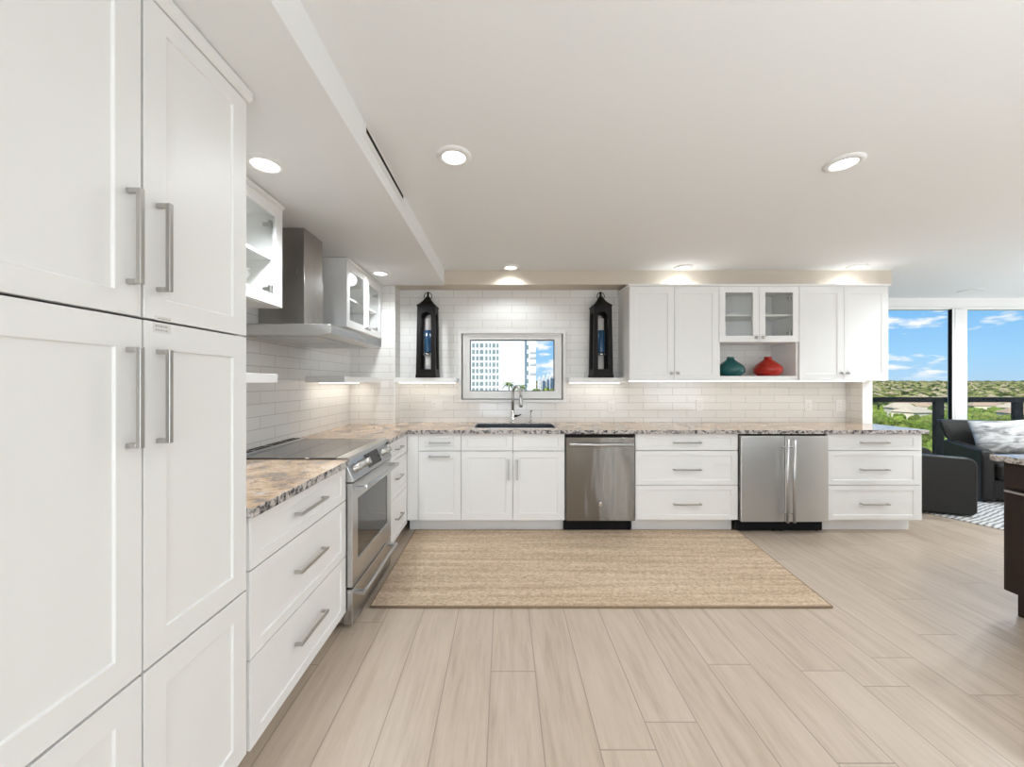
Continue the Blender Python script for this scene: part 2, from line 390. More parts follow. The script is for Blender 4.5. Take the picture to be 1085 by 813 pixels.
n = t.noise(t.obj(), .09, 8, .7); t.l.new(t.ramp(n, [(.40, (.03, .05, .012)), (.55, (.11, .13, .04)), (.66, (.44, .36, .23))]), b.inputs['Base Color'])
M_hwall, t, b = P('house_wall', (.80, .70, .56), .8)
M_hroof, t, b = P('house_roof', (.50, .33, .23), .85)
M_hroof2, t, b = P('house_roof_pale', (.60, .47, .36), .85)

# ------------------------------------------------------------------ layout numbers
WX = -1.53            # left wall
D = 3.303             # plane of the back base fronts
WY = 3.945            # back wall
PY = 3.76             # front of the two piers
UY = 3.593            # back upper fronts
CH, SH = 2.43, 2.29   # ceiling, soffit
LX = -.848            # plane of the left base fronts
RY0, RY1 = 2.03, 2.73 # range
KH = .91
SX0, SX1 = -.27, .47  # sink
RIGHT = 8.2; REAR = -3.2; LWY = 4.96

# ------------------------------------------------------------------ room
struct(MB().box(WX-.2, RIGHT+.2, REAR-.2, LWY+.12, -.2, 0).build('floor', M_floor))
struct(MB().box(WX-.2, RIGHT+.2, REAR-.2, LWY+.12, CH, CH+.25).build('ceiling', M_ceil))
struct(MB().box(WX-.2, WX, REAR-.2, WY+.2, 0, CH).build('wall_left', M_ty))
# back wall with the window opening and its two projecting piers
wx0, wx1, wz0, wz1 = -.455, .625, 1.13, 1.845
m = MB()
for q in ((WX, wx0, 0, CH), (wx1, 3.47, 0, CH), (wx0, wx1, 0, wz0), (wx0, wx1, wz1, CH)): m.box(q[0], q[1], WY, WY+.2, q[2], q[3])
struct(m.build('wall_back', M_tx))
def pier(name, x0, x1, ret, white=True):
    m = MB(); m.poly([(x0, PY, 0), (x1, PY, 0), (x1, PY, CH), (x0, PY, CH)])
    m.mi = 1
    for x in (x0, x1): m.poly([(x, PY, 0), (x, WY+.2, 0), (x, WY+.2, CH), (x, PY, CH)])
    m.poly([(x0, WY+.2, 0), (x1, WY+.2, 0), (x1, WY+.2, CH), (x0, WY+.2, CH)])
    return struct(m.build(name, [M_tx, M_ty] if not white else [M_cab, M_ty]))
pier('wall_back_left', WX, -1.0865, 0, False)
pier('wall_back_right', 3.571, 3.67, 0, True)
struct(MB().box(3.471, 3.57, WY, WY+.2, 0, CH).build('wall_back_end', M_tx))
struct(MB().box(3.47, 3.67, WY+.201, LWY, 0, CH).build('wall_living_return', M_wall))
# corner bead on the left pier
struct(MB().box(-1.0945, -1.0845, PY-.004, PY+.006, KH+.002, SH-.003).build('trim_1', M_white, bevel=.002))
# window wall header, jamb
struct(MB().box(3.67, RIGHT, LWY, LWY+.12, 2.318, CH).build('wall_window_header', M_wall))
struct(MB().box(RIGHT, RIGHT+.2, REAR, LWY+.12, 0, CH).build('wall_right', M_wall))
op = [(-.75, .95)]+[(a-b_/2, a+b_/2) for a, b_ in STREAK_SLOTS]+[(4.05, 5.75)]  # the narrow openings are shaped only for the steel reflections
m = MB(); edge_ = WX-.2
for a, b_ in op:
    m.box(edge_, a, REAR-.2, REAR, 0, CH); m.box(a, b_, REAR-.2, REAR, 2.2, CH); m.box(a, b_, REAR-.2, REAR, 0, .15); edge_ = b_
m.box(edge_, RIGHT+.2, REAR-.2, REAR, 0, CH)
struct(m.build('wall_rear', M_wall))
# soffits
struct(MB().box(WX, -.59, REAR, PY+.0, SH, CH).build('ceiling_soffit_left', M_ceil))
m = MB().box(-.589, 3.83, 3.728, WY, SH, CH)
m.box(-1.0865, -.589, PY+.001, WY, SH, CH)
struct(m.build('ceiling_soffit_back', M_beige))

# window 1 (over the sink)
win = thing('window_1', None, None, (0, 0, 0)); win['kind'] = 'structure'
MB().ring(-.475, .647, 1.112, 1.862, WY-.014, WY+.13, .03, .03).build('casing', M_vinyl, win, bevel=.003)
MB().ring(-.434, .607, 1.152, 1.836, WY+.012, WY+.09, .076, .066, .079).build('sash', M_vinyl, win, bevel=.006)
MB().ring(-.444, .616, 1.143, 1.831, WY+.091, WY+.128, .03, .03).build('frame', M_vinyl, win, bevel=.002)
MB().ring(-.358, .532, 1.231, 1.770, WY+.045, WY+.07, .006, .006).build('gasket', M_black, win)
MB().box(-.353, .527, WY+.055, WY+.061, 1.236, 1.765).build('pane', M_wgl, win)
m = MB().box(-.412, -.396, WY+.012, WY+.029, 1.40, 1.50).box(-.408, -.400, WY+.004, WY+.013, 1.41, 1.47)
m.build('latch_handle', M_white, win, bevel=.003)

# window 2 (sliding glass wall to the balcony)
win = thing('window_2', None, None, (0, 0, 0)); win['kind'] = 'structure'
MB().box(3.67, RIGHT, LWY+.02, LWY+.10, 2.285, 2.317).build('head_track', M_white, win)
MB().box(3.67, RIGHT, LWY+.02, LWY+.10, .0005, .025).build('sill_track', M_white, win)
MB().box(5.915, 6.076, LWY-.012, LWY+.07, .026, 2.284).box(5.8795, 5.9145, LWY-.008, LWY+.045, .026, 2.284).build('mullion', M_white, win, bevel=.004)
MB().box(5.866, 5.879, LWY-.011, LWY+.028, .026, 2.284).build('door_stile', M_bmetal, win, bevel=.003)
for a, bb, py_ in ((3.68, 5.865, .020), (6.08, RIGHT-.01, .05)): MB().box(a, bb, LWY+py_, LWY+py_+.007, .026, 2.284).build('pane', M_wgl, win)

# balcony
struct(MB().box(3.67, RIGHT+1, LWY+.125, 6.62, -.2, -.02).build('floor_balcony', M_tpale))
rail = thing('balcony_railing', 'black metal balcony railing with glass infill beyond the glass wall', 'railing', (5.5, 6.4, -.02))
MB().box(-1.75, 3.4, -.04, .04, 1.005, 1.09).build('top_rail', M_bmetal, rail, bevel=.008)
MB().box(-1.75, 3.4, -.025, .025, .08, .12).build('bottom_rail', M_bmetal, rail, bevel=.004)
for x in (-1.3, 1.86, 3.2): MB().box(x-.07, x+.07, -.03, .03, 0, 1.005).build('post', M_bmetal, rail, bevel=.004)
for a, bb in ((-1.22, 1.78), (1.94, 3.12)): MB().box(a, bb, -.006, .006, .121, 1.004).build('glass_panel', M_rgl, rail)

# ------------------------------------------------------------------ lights in the ceiling
def downlight(x, y, z, label, group=None, e=SPOT_E, col=(.885, .945, 1)):
    o = thing('recessed_downlight', label, 'ceiling light', (x, y, z), 0, group)
    MB().lathe([(.085, -.0005), (.085, -.004), (.075, -.011), (.058, -.013), (.056, -.006)], n=40, cap=False).build('trim_ring', M_white, o)
    MB().lathe([(.056, -.006), (.056, -.0075), (.03, -.008), (.001, -.008)], n=40, cap=False).build('diffuser', M_lamp, o)
    l = bpy.data.lights.new('downlight_lamp', 'SPOT'); l.energy = e; l.color = col; l.spot_size = math.radians(160); l.spot_blend = .6; l.shadow_soft_size = .05
    lo = bpy.data.objects.new('downlight_lamp', l); COL.objects.link(lo); lo.location = (x, y, z-.065)
    return o
downlight(-.244, 1.84, CH, 'lit round recessed downlight nearest the soffit vent')
downlight(1.706, 1.895, CH, 'lit round recessed downlight alone in the right of the open ceiling')
downlight(.063, 3.62, CH, 'lit recessed downlight above the sink window')
downlight(1.719, 3.62, CH, 'lit recessed downlight above the solid upper cabinet beside the window')
downlight(3.366, 3.60, CH, 'lit recessed downlight above the rightmost upper cabinet')
downlight(-1.051, 1.662, SH, 'lit recessed downlight in the low soffit beside the tall pantry', None, SPOT_E*3.8)
downlight(-1.089, 3.324, SH, 'lit recessed downlight in the soffit beside the far glass cabinet', None, SPOT_E*2.4)
for x, y, k in ((-.244, -.2, .15), (1.706, -.2, 1), (3.65, 1.2, 2.5), (3.65, -.2, 1), (4.4, 2.9, 8.5), (5.6, -.2, 1), (1.706, -2, 1), (6.9, 3.3, 6), (5.7, 3.9, 5)):  # unseen downlights added to continue the grid and brighten the room
    downlight(x, y, CH, 'recessed downlight added out of frame to brighten the room', 'added fill downlights out of frame', SPOT_E*k, (.86, .94, 1) if k > 4 else (.885, .945, 1))
sp = thing('ceiling_speaker', 'thin white ring of a round ceiling speaker near the balcony glass', 'speaker', (5.63, 4.55, CH))
MB().lathe([(.11, -.0005), (.11, -.006), (.10, -.009), (.095, -.006)], n=32, cap=False).build('bezel', M_white, sp)
MB().lathe([(.095, -.006), (.05, -.008), (.001, -.008)], n=32, cap=False).build('grille', M_cab, sp)

# air vent on the soffit side (long slot diffuser)
v = thing('air_vent', 'long white slot air vent on the side of the soffit', 'vent', (-.59, 1.905, 2.40), PI/2)
MB().ring(-.32, .32, -.042, .0285, -.005, -.0005, .022, .014, .026).build('frame', M_white, v, bevel=.002)
MB().box(-.297, .297, -.002, -.0008, -.0155, .014).build('slot_back', M_slot, v)
MB().box(-.297, .297, -.0042, -.0022, -.0150, -.011).build('blade', M_white, v)

# ------------------------------------------------------------------ cabinets
def shell(m, w, dpt, z0, z1, th=.018, back=True, top=True):
    m.box(0, th, 0, dpt, z0, z1); m.box(w-th, w, 0, dpt, z0, z1)
    m.box(th, w-th, 0, dpt, z0, z0+th); m.box(th, w-th, 0, dpt if top else .07, z1-th, z1)
    if back: m.box(th, w-th, dpt-.008, dpt, z0+th, z1-th)
    return m
G = .0016
T = .02
def knob(parent, x, z):
    m = MB(); m.lathe([(.0055, 0), (.0055, .012), (.013, .016), (.0145, .022), (.010, .027), (.001, .028)], n=16)
    m.xform(Matrix.Translation((x, -T, z)) @ Matrix.Rotation(PI/2, 4, 'X'))
    return m.build('knob', M_nickel, parent)
def drawer(root, x0, x1, z0, z1, stile=.055, rail=.042, hl=.24, hx=None, hz=None, name='drawer', vert=None):
    d = MB().front(x0+G, x1-G, z0+G, z1-G, T, stile, rail).build(name, M_cab, root, bevel=.0012)
    hx = (x0+x1)/2 if hx is None else hx; hz = (z0+z1)/2 if hz is None else hz
    if hl and not vert: MB().pull((hx-hl/2, -T, hz), (hx+hl/2, -T, hz)).build('handle', M_nickel, d, bevel=.0015)
    if vert: MB().pull((vert[0], -T, vert[1]), (vert[0], -T, vert[2])).build('handle', M_nickel, d, bevel=.0015)
    return d
def base(label, loc, rz, wdt, dpt, z0=.115, z1=.874, toe=.075, top=True):
    root = thing('base_cabinet', label, 'cabinet', loc, rz)
    shell(MB(), wdt, dpt, z0, z1, top=top).build('body', M_gap, root)
    MB().box(.0, wdt, toe, toe+.016, 0.0005, z0-.001).build('toe_kick', M_cab, root)
    return root
BD = WY-D-T-.004     # depth of the back base units behind the fronts
BDP = PY-D-T-.004    # the same in front of the right pier
def backbase(label, x0, x1, top=True): return base(label, (x0+.0008, D+T, 0), 0, x1-x0-.0016, BDP if x1 > 3.5 else BD, top=top)
X = [-.848, -.751, -.376, .533, 1.148, 2.048, 2.824, 3.642]
# corner filler
c = thing('corner_filler', 'narrow plain white filler panel in the corner beside the trash pull-out', 'filler panel', (X[0], D, 0))
MB().box(.001, X[1]-X[0]-.001, 0, .018, .116, .874).build('panel', M_cab, c, bevel=.001)
MB().box(.0, X[1]-X[0]-.001, .095, .111, .0005, .115).build('toe_kick', M_cab, c)
# narrow pull-out
r = backbase('narrow white base cabinet with horizontal pulls on drawer and door, left of the sink', X[1], X[2]); w_ = X[2]-X[1]-.0016
drawer(r, 0, w_, .724, .874, .055, .034, .18, hz=.797); drawer(r, 0, w_, .115, .722, .06, .06, .18, hz=.677, name='door')
# sink base
r = backbase('white sink base cabinet with two false drawers above two doors', X[2], X[3], False); w_ = X[3]-X[2]-.0016
drawer(r, 0, w_/2, .724, .874, .055, .034, 0, name='false_drawer'); drawer(r, w_/2, w_, .724, .874, .055, .034, 0, name='false_drawer')
drawer(r, 0, w_/2, .115, .722, .06, .06, 0, name='door', vert=(w_/2-.038, .475, .648)); drawer(r, w_/2, w_, .115, .722, .06, .06, 0, name='door', vert=(w_/2+.038, .475, .648))
# drawer banks
for i, lab in ((4, 'white three-drawer base cabinet between the dishwasher and the refrigerator'), (6, 'white three-drawer base cabinet at the right end of the counter')):
    r = backbase(lab, X[i], X[i+1]); w_ = X[i+1]-X[i]-.0016
    drawer(r, 0, w_, .728, .874, .055, .034, hz=.798); drawer(r, 0, w_, .425, .726, hz=.563); drawer(r, 0, w_, .118, .423, hz=.262)
    if i == 6: MB().box(w_+.0005, w_+.016, -T+.002, BDP, .116, .874).build('end_panel', M_cab, r)
# left run: near drawer bank and far drawer bank
LD = LX-T-WX-.004
PN0, PN1 = .55, 1.245
r = base('wide white three-drawer base cabinet between the tall pantry and the range', (LX-T, PN1+.002, 0), PI/2, RY0-.003-PN1-.002, LD, z0=.09)
w_ = RY0-.003-PN1-.002
drawer(r, .012, w_, .694, .874, .055, .04, .235, hz=.79); drawer(r, .012, w_, .394, .692, hl=.235, hz=.555); drawer(r, .012, w_, .09, .392, hl=.235, hz=.262)
r = base('narrow white three-drawer base cabinet between the range and the corner', (LX-T, RY1+.003, 0), PI/2, D-.001-RY1-.003, LD, z0=.09)
w_ = D-.001-RY1-.003
drawer(r, .0, w_-.0005, .72, .874, .05, .036, .16, hz=.80); drawer(r, 0, w_-.0005, .42, .718, hl=.16, hz=.57); drawer(r, 0, w_-.0005, .09, .418, hl=.16, hz=.255)

# pantry
r = thing('pantry_cabinet', 'tall white pantry cabinet with six panelled doors and bar handles', 'cabinet', (LX-T, PN0, 0), PI/2)
pw = PN1-PN0
shell(MB(), pw, LD, .10, 2.252).build('body', M_gap, r)
MB().box(0, pw, .07, .086, .0005, .099).build('toe_kick', M_cab, r)
MB().prism([(-.022, 2.2525), (-.034, 2.262), (-.034, 2.286), (.3, 2.286), (.3, 2.2525)], -.0, pw+.010, 'x').build('crown', M_cab, r, bevel=.001)
mid = .888-PN0
for (a, bb) in ((0, mid), (mid, pw)):
    left = a == 0
    hx = mid-.037 if left else mid+.037
    drawer(r, a, bb-(.004 if left else 0), 1.477, 2.250, .060, .052, 0, name='upper_door', vert=(hx, 1.547, 1.763))
    drawer(r, a, bb-(.002 if left else 0), .643, 1.4745, .060, .068, 0, name='middle_door', vert=(hx, 1.177, 1.405))
    drawer(r, a, bb-(.002 if left else 0), .10, .639, .060, .068, 0, name='lower_door')
for (x0, x1, z0, z1, lines) in ((mid+.03, mid+.072, 1.4775, 1.488, ((.35, .6),)), (mid+.024, mid+.072, 1.447, 1.4705, ((.2, .36), (.6, .8)))):
    s_ = MB().box(x0, x1, -T-.0006, -T-.0001, z0, z1).build('sticker', M_paper, r); s_['label'] = 'small pale paper sticker'
    m = MB(); xx = x0+.006
    while xx < x1-.008:
        ww = random.uniform(.003, .008)
        for l0, l1 in lines: m.box(xx, xx+ww, -T-.0010, -T-.0007, z0+(z1-z0)*l0, z0+(z1-z0)*l1)
        xx += ww+.0025
    m.build('print', M_ink, s_)

# glass-door upper cabinets and solid uppers
def upper(label, loc, rz, wdt, dpt, z0, z1, glass, crown=True, niche=None, crown_ends=(0, 0)):
    root = thing('upper_cabinet', label, 'cabinet', loc, rz)
    zb = z0 if niche is None else niche
    body = shell(MB(), wdt, dpt, zb, z1).build('body', M_cab if not glass else M_cab, root)
    h = wdt/2
    for k in (0, 1):
        a, bb = (0, h) if k == 0 else (h, wdt); kx = h-.03 if k == 0 else h+.03
        if glass:
            d = MB().ring(a+G, bb-G, zb+G, z1-G, -T, 0, .058, .055, .06).build('door', M_cab, root, bevel=.0015)
            MB().box(a+.055, bb-.055, -.012, -.008, zb+.057, z1-.052).build('glass_pane', M_cgl, d)
            hx = (a+.066) if k == 0 else (bb-.066)
            for hz in (zb+.09, z1-.10):
                mm = MB().box(hx-.014, hx+.014, .001, .012, hz-.02, hz+.02).box(hx-.008, hx+.008, .012, .045, hz-.010, hz+.010)
                mm.build('hinge', M_nickel, d, bevel=.003)
            knob(d, kx, zb+.045 if rz == 0 else zb+.04)
        else:
            d = MB().front(a+G, bb-G, zb+G, z1-G, T, .06, .065).build('door', M_cab, root, bevel=.0012)
            knob(d, kx, zb+.075)
    if glass:
        zs = (zb+z1)/2
        MB().box(.0185, wdt-.0185, .03, dpt-.012, zs-.009, zs+.009).build('shelf', M_cab, root)
    if crown:
        MB().prism([(-.0205, z1+.0005), (-.032, z1+.010), (-.032, z1+.022), (dpt, z1+.022), (dpt, z1+.0005)], -crown_ends[0], wdt+crown_ends[1], 'x').build('crown', M_cab, root, bevel=.001)
    return root
UD = WY-UY-T-.003
UX = [1.195, 2.048, 2.812, 3.661]
upper('white upper cabinet with two solid doors, right of the sink window', (UX[0], UY+T, 0), 0, UX[1]-UX[0]-.0015, UD, 1.338, 2.236, False, crown_ends=(.012, 0))
r = upper('small white upper cabinet with two glass doors above an open niche', (UX[1], UY+T, 0), 0, UX[2]-UX[1]-.0015, UD, 1.338, 2.236, True, niche=1.707)
w_ = UX[2]-UX[1]-.0015
for a in (0, w_-.018): MB().box(a, a+.018, 0, UD, 1.338, 1.7065).build('niche_side', M_cab, r)
MB().box(.0185, w_-.0185, -.004, UD-.002, 1.340, 1.384).build('niche_shelf', M_cab, r, bevel=.001)
RD = PY-UY-T-.003
upper('white upper cabinet with two solid doors at the right end', (UX[2], UY+T, 0), 0, UX[3]-UX[2]-.0015, RD, 1.338, 2.236, False, crown_ends=(0, .012))
LUX = -1.21; LUD = LUX-T-WX-.003
upper('white glass-door upper cabinet between the tall pantry and the range hood', (LUX-T, 1.25, 0), PI/2, 2.064-1.25, LUD, 1.728, 2.262, True)
upper('white glass-door upper cabinet in the corner beyond the range hood', (LUX-T, 2.905, 0), PI/2, 3.735-2.905, LUD, 1.752, 2.262, True)

# ------------------------------------------------------------------ countertops
def slab(name, outline, z0, z1, label, holes=()):
    bm = bmesh.new(); es = []
    for loop in (outline,)+tuple(holes):
        vs = [bm.verts.new((x, y, z1)) for x, y in loop]
        es += [bm.edges.new((vs[i], vs[(i+1) % len(vs)])) for i in range(len(vs))]
    bmesh.ops.triangle_fill(bm, use_beauty=True, use_dissolve=False, edges=es)
    g = bmesh.ops.extrude_face_region(bm, geom=list(bm.faces))
    bmesh.ops.translate(bm, vec=(0, 0, z0-z1), verts=[e for e in g['geom'] if isinstance(e, bmesh.types.BMVert)])
    bmesh.ops.recalc_face_normals(bm, faces=bm.faces)
    for f in bm.faces: f.material_index = 0 if abs(f.normal.z) > .5 else 1
    m = MB(); m.bm.free(); m.bm = bm
    o = m.build(name, [M_gran, M_grane], bevel=.003); return tag(o, label, 'countertop')
CX = LX+.02
slab('countertop', [(WX+.002, PN1+.003), (CX, PN1+.003), (CX, RY0-.003), (WX+.002, RY0-.003)], .8755, KH, 'polished brown granite countertop between the tall pantry and the range')
slab('countertop', [(WX+.002, RY1+.003), (CX, RY1+.003), (CX, D-.033), (3.686, D-.033), (3.686, PY-.003), (3.568, PY-.003), (3.568, WY-.002), (-1.084, WY-.002), (-1.084, PY-.003), (WX+.002, PY-.003)],
     .8755, KH, 'long granite countertop running under the window around the sink', holes=[[(SX0, 3.40), (SX0, 3.78), (SX1, 3.78), (SX1, 3.40)]])
# sink
r = thing('kitchen_sink', 'dark undermount sink with a thin steel rim below the window', 'sink', ((SX0+SX1)/2, 3.59, .66))
hw, hd = (SX1-SX0)/2-.003, .187
def rectring(a, b, z): return [(-a, -b, z), (a, -b, z), (a, b, z), (-a, b, z)]
m = MB(); L = [[m.bm.verts.new(p) for p in rectring(hw, hd, .247)], [m.bm.verts.new(p) for p in rectring(hw-.004, hd-.004, .247)], [m.bm.verts.new(p) for p in rectring(hw-.02, hd-.02, .02)]]
for a, b_ in zip(L, L[1:]): m._faces([m.bm.faces.new((a[k], a[(k+1) % 4], b_[(k+1) % 4], b_[k])) for k in range(4)])
m._faces([m.bm.faces.new(L[-1])])
md = m.build('basin', M_sink, r).modifiers.new('solid', 'SOLIDIFY'); md.thickness = .002
MB().lathe([(.04, .0225), (.045, .025), (.03, .024), (.001, .023)], n=20, cap=False).build('drain', M_steel, r)
def frame_flat(a, b_, w2, z0, z1, mat, nm, par):
    m = MB(); m.box(-a, a, -b_, -b_+w2, z0, z1); m.box(-a, a, b_-w2, b_, z0, z1); m.box(-a, -a+w2, -b_+w2, b_-w2, z0, z1); m.box(a-w2, a, -b_+w2, b_-w2, z0, z1)
    return m.build(nm, mat, par)
frame_flat(hw+.018, hd+.018, .016, .2505, .2535, M_steel, 'rim', r)
# faucet
r = thing('kitchen_faucet', 'tall chrome gooseneck pull-down faucet behind the sink', 'faucet', (.090, 3.855, KH))
MB().lathe([(.030, .0003), (.030, .008), (.021, .016), (.0195, .10), (.0165, .12)], n=24).build('base', M_chrome, r)
path = [(0, 0, .11), (0, 0, .26)]; R_ = .062
dirv = Vector((.62, -.78, 0)).normalized()
for k in range(0, 15):
    a = PI-PI*k/14; path.append(tuple(dirv*(R_+R_*math.cos(a))+Vector((0, 0, .295+R_*math.sin(a)*1.25))))
end = dirv*(2*R_); path.append((end.x, end.y, .27))
MB().tube(path, .0145, 14).build('spout', M_nickel, r)
m = MB().lathe([(.0145, .275), (.017, .24), (.018, .19), (.016, .165), (.001, .164)], end.x, end.y, 18); m.build('spray_head', M_nickel, r)
m = MB().tube([(0.018, 0, .07), (.045, -.004, .07)], .011, 12).tube([(.045, -.004, .07), (.085, -.012, .085)], [.007, .005], 10); m.build('lever', M_black, r)
r = thing('soap_dispenser', 'slim chrome soap dispenser pump right of the faucet', 'soap dispenser', (.275, 3.855, KH))
MB().lathe([(.020, .0003), (.020, .006), (.011, .012), (.009, .06), (.006, .065), (.006, .115)], n=18).build('body', M_chrome, r)
MB().tube([(0, 0, .11), (0, 0, .128), (.004, -.03, .132), (.006, -.06, .124)], [.0055, .0055, .005, .0045], 10).build('nozzle', M_chrome, r)

# ------------------------------------------------------------------ dishwasher
w_ = X[4]-X[3]-.006
r = thing('dishwasher', 'stainless steel dishwasher with bar handle and black kick panel', 'dishwasher', (X[3]+.003, D, 0))
MB().box(0, w_, .03, BD, .13, .868).build('body', M_black, r)
MB().box(.002, w_-.002, -.01, .03, .85, .869).build('control_strip', M_black, r)
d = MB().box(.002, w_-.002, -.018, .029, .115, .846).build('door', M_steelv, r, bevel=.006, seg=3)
m = MB().tube([(.03, -.055, .785), (w_-.03, -.055, .785)], .014, 16)
for x in (.045, w_-.045): m.tube([(x, -.055, .785), (x, -.017, .785)], .010, 12)
m.build('handle', M_steel, d)
b_ = MB().lathe([(.014, 0), (.014, .002), (.011, .003), (.001, .003)], n=24, cap=False)
b_.xform(Matrix.Translation((w_/2, -.018, .262)) @ Matrix.Diagonal((1, 1, 1.35, 1)) @ Matrix.Rotation(PI/2, 4, 'X')); bo = b_.build('badge', M_chrome, d); bo['label'] = 'small oval chrome emblem'
MB().tube([(w_/2+.0065*math.cos(a), -.0212, .262+.0085*math.sin(a)) for a in [2*PI*k/16 for k in range(16)]], .0012, 6, closed=True).build('monogram', M_black, bo)
MB().box(-.002, w_-.02, .06, .075, .0005, .113).build('kick_panel', M_black, r)

# refrigerator (two-door undercounter)
w_ = X[6]-X[5]-.006
r = thing('undercounter_refrigerator', 'two-door stainless undercounter refrigerator with long vertical handles', 'refrigerator', (X[5]+.003, D, 0))
MB().box(0, w_, .02, BD, .10, .870).build('body', M_black, r)
hw = w_/2
for k in (0, 1):
    a, bb = (.008, hw-.003) if k == 0 else (hw+.003, w_-.003)
    d = MB().box(a, bb, -.028, .019, .112, .858).build('door', M_steelf, r, bevel=.005, seg=3)
    hx = hw-.004-.012 if k == 0 else hw+.042
    m = MB().tube([(hx, -.082, .125), (hx, -.082, .835)], .0115, 16)
    for z in (.20, .76): m.tube([(hx, -.082, z), (hx, -.027, z)], .008, 12)
    m.build('handle', M_steel, d)
MB().box(-.0, w_, .045, .06, .012, .099).build('kick_grille', M_black, r)
for x in (.03, hw-.03, hw+.03, w_-.03): MB().lathe([(.018, .0003), (.018, .012), (.010, .018), (.010, .099)], x, .08, 14).build('foot', M_black, r)

# ------------------------------------------------------------------ range
RW = RY1-RY0-.004
r = thing('range', 'stainless slide-in electric range with black glass cooktop', 'range', (LX-T, RY0+.002, 0), PI/2)
MB().box(0, RW, .0, LD-.03, .03, .895).build('body', M_steel, r)
for x in (.05, RW-.05):
    for y in (.06, LD-.09): MB().lathe([(.02, .0003), (.02, .008), (.012, .012), (.012, .029)], x, y, 12).build('foot', M_black, r)
ct = MB().box(.0, RW, .035, LD-.085, .8955, .918).build('cooktop', M_ceran, r, bevel=.003)
MB().box(.0, RW, -.032, .0345, .8955, .920).build('front_trim', M_steel, r, bevel=.004)
g = MB().box(0, RW, LD-.0845, LD-.002, .8955, .924).build('vent_trim', M_steel, r, bevel=.003)
m = MB()
for row_, yy in enumerate((LD-.070, LD-.034)):
    for k in range(4):
        a = .02+k*(RW-.02)/4; m.box(a, a+(RW-.02)/4-.022, yy, yy+.021, .9245, .9255)
m.build('vent_slot', M_slot, g)
# sloped control panel
prof = [(-.012, .9195-.025), (-.058, .795), (-.058, .785), (-.001, .785), (-.001, .8945)]
cp = MB().prism(prof, .0, RW, 'x').build('control_panel', M_steel, r, bevel=.003)
p0, p1 = Vector((0, -.012, .8945)), Vector((0, -.058, .795)); sl = (p0-p1).normalized(); nn = Vector((0, -sl.z, sl.y)).normalized()
if nn.y > 0: nn = -nn
mid_ = (p0+p1)/2
rot = nn.to_track_quat('Z', 'Y').to_matrix().to_4x4()
for x in (.075, .15, .225, RW-.15, RW-.075):
    k = MB().lathe([(.027, .0005), (.027, .006), (.021, .009), (.019, .034), (.016, .037), (.001, .0375)], n=24)
    k.box(-.003, .003, -.018, .018, .037, .042)
    k.xform(Matrix.Translation((x, mid_.y, mid_.z)) @ rot); k.build('knob', M_nickel, cp)
m = MB().box(-.115, .115, -.042, .042, .0006, .0022); m.xform(Matrix.Translation(((RW)*.53, mid_.y, mid_.z)) @ rot); m.build('display', M_disp, cp)
# oven door
m = MB().ring(.003, RW-.003, .215, .778, -.052, -.001, .075, .10, .125); od = m.build('oven_door', M_steel, r, bevel=.003)
MB().box(.079, RW-.079, -.046, -.01, .341, .677).build('window', M_ovgl, od)
m = MB().tube([(.03, -.108, .742), (RW-.03, -.108, .742)], .013, 16)
for x in (.045, RW-.045): m.box(x-.014, x+.014, -.106, -.0515, .732, .752)
m.build('handle', M_steel, od, bevel=.001)
dr = MB().box(.003, RW-.003, -.052, -.001, .016, .205).build('storage_drawer', M_steel, r, bevel=.003)
m = MB().tube([(.03, -.100, .172), (RW-.03, -.100, .172)], .011, 16)
for x in (.045, RW-.045): m.box(x-.014, x+.014, -.099, -.0515, .163, .181)
m.build('handle', M_steel, dr, bevel=.001)

# hood
r = thing('range_hood', 'stainless chimney range hood with flat canopy over the range', 'range hood', (WX+.003, 2.117, 1.602), PI/2)
HW, HDp = 2.98-2.117, .557
# local frame: x along the wall, y=0 at the wall, front at negative y
MB().prism([(-HDp, .0), (-HDp, .050), (-.001, .052), (-.001, .0), (-.05, -.012), (-HDp+.06, -.012)], 0, HW, 'x').build('canopy', M_steel, r, bevel=.002)
cc = 2.351-2.117
MB().box(cc, cc+.245, -.284, -.001, .0525, .40).build('lower_duct_cover', M_hood, r, bevel=.001)
MB().box(cc+.004, cc+.241, -.280, -.001, .4005, SH-1.602-.001).build('upper_duct_cover', M_hood, r, bevel=.001)
for a in (.06, HW/2+.01): MB().box(a, a+HW/2-.07, -HDp+.09, -.08, -.017, -.0125).build('filter', M_steel, r)
m = MB()
for k in range(4): m.box(HW/2-.06+k*.033, HW/2-.04+k*.033, -HDp-.003, -HDp-.0002, .018, .030)
m.build('button', M_chrome, r)

# ------------------------------------------------------------------ shelves + LED strips
def led(name, label, x0, x1, y0, y1, z, e, horiz):
    o = MB().box(x0, x1, y0, y1, z, z+.006).build(name, M_led); tag(o, label, 'light strip')
    l = bpy.data.lights.new('led_lamp', 'AREA'); l.shape = 'RECTANGLE'; l.size = x1-x0; l.size_y = y1-y0; l.energy = e; l.color = (1, .96, .90)
    lo = bpy.data.objects.new('led_lamp', l); COL.objects.link(lo); lo.location = ((x0+x1)/2, (y0+y1)/2, z-.002)
    return o
tag(MB().box(WX+.002, -1.222, 1.25, 2.04, 1.322, 1.370).build('floating_shelf', M_cab, bevel=.002), 'thick white floating shelf between the tall pantry and the range', 'shelf')
tag(MB().box(WX+.002, -1.222, 2.90, PY-.003, 1.322, 1.370).build('floating_shelf', M_cab, bevel=.002), 'thick white floating shelf under the corner glass cabinet', 'shelf')
tag(MB().box(-1.084, -.478, PY-.001, WY-.002, 1.322, 1.370).build('floating_shelf', M_cab, bevel=.002), 'white ledge shelf left of the window carrying one lantern', 'shelf')
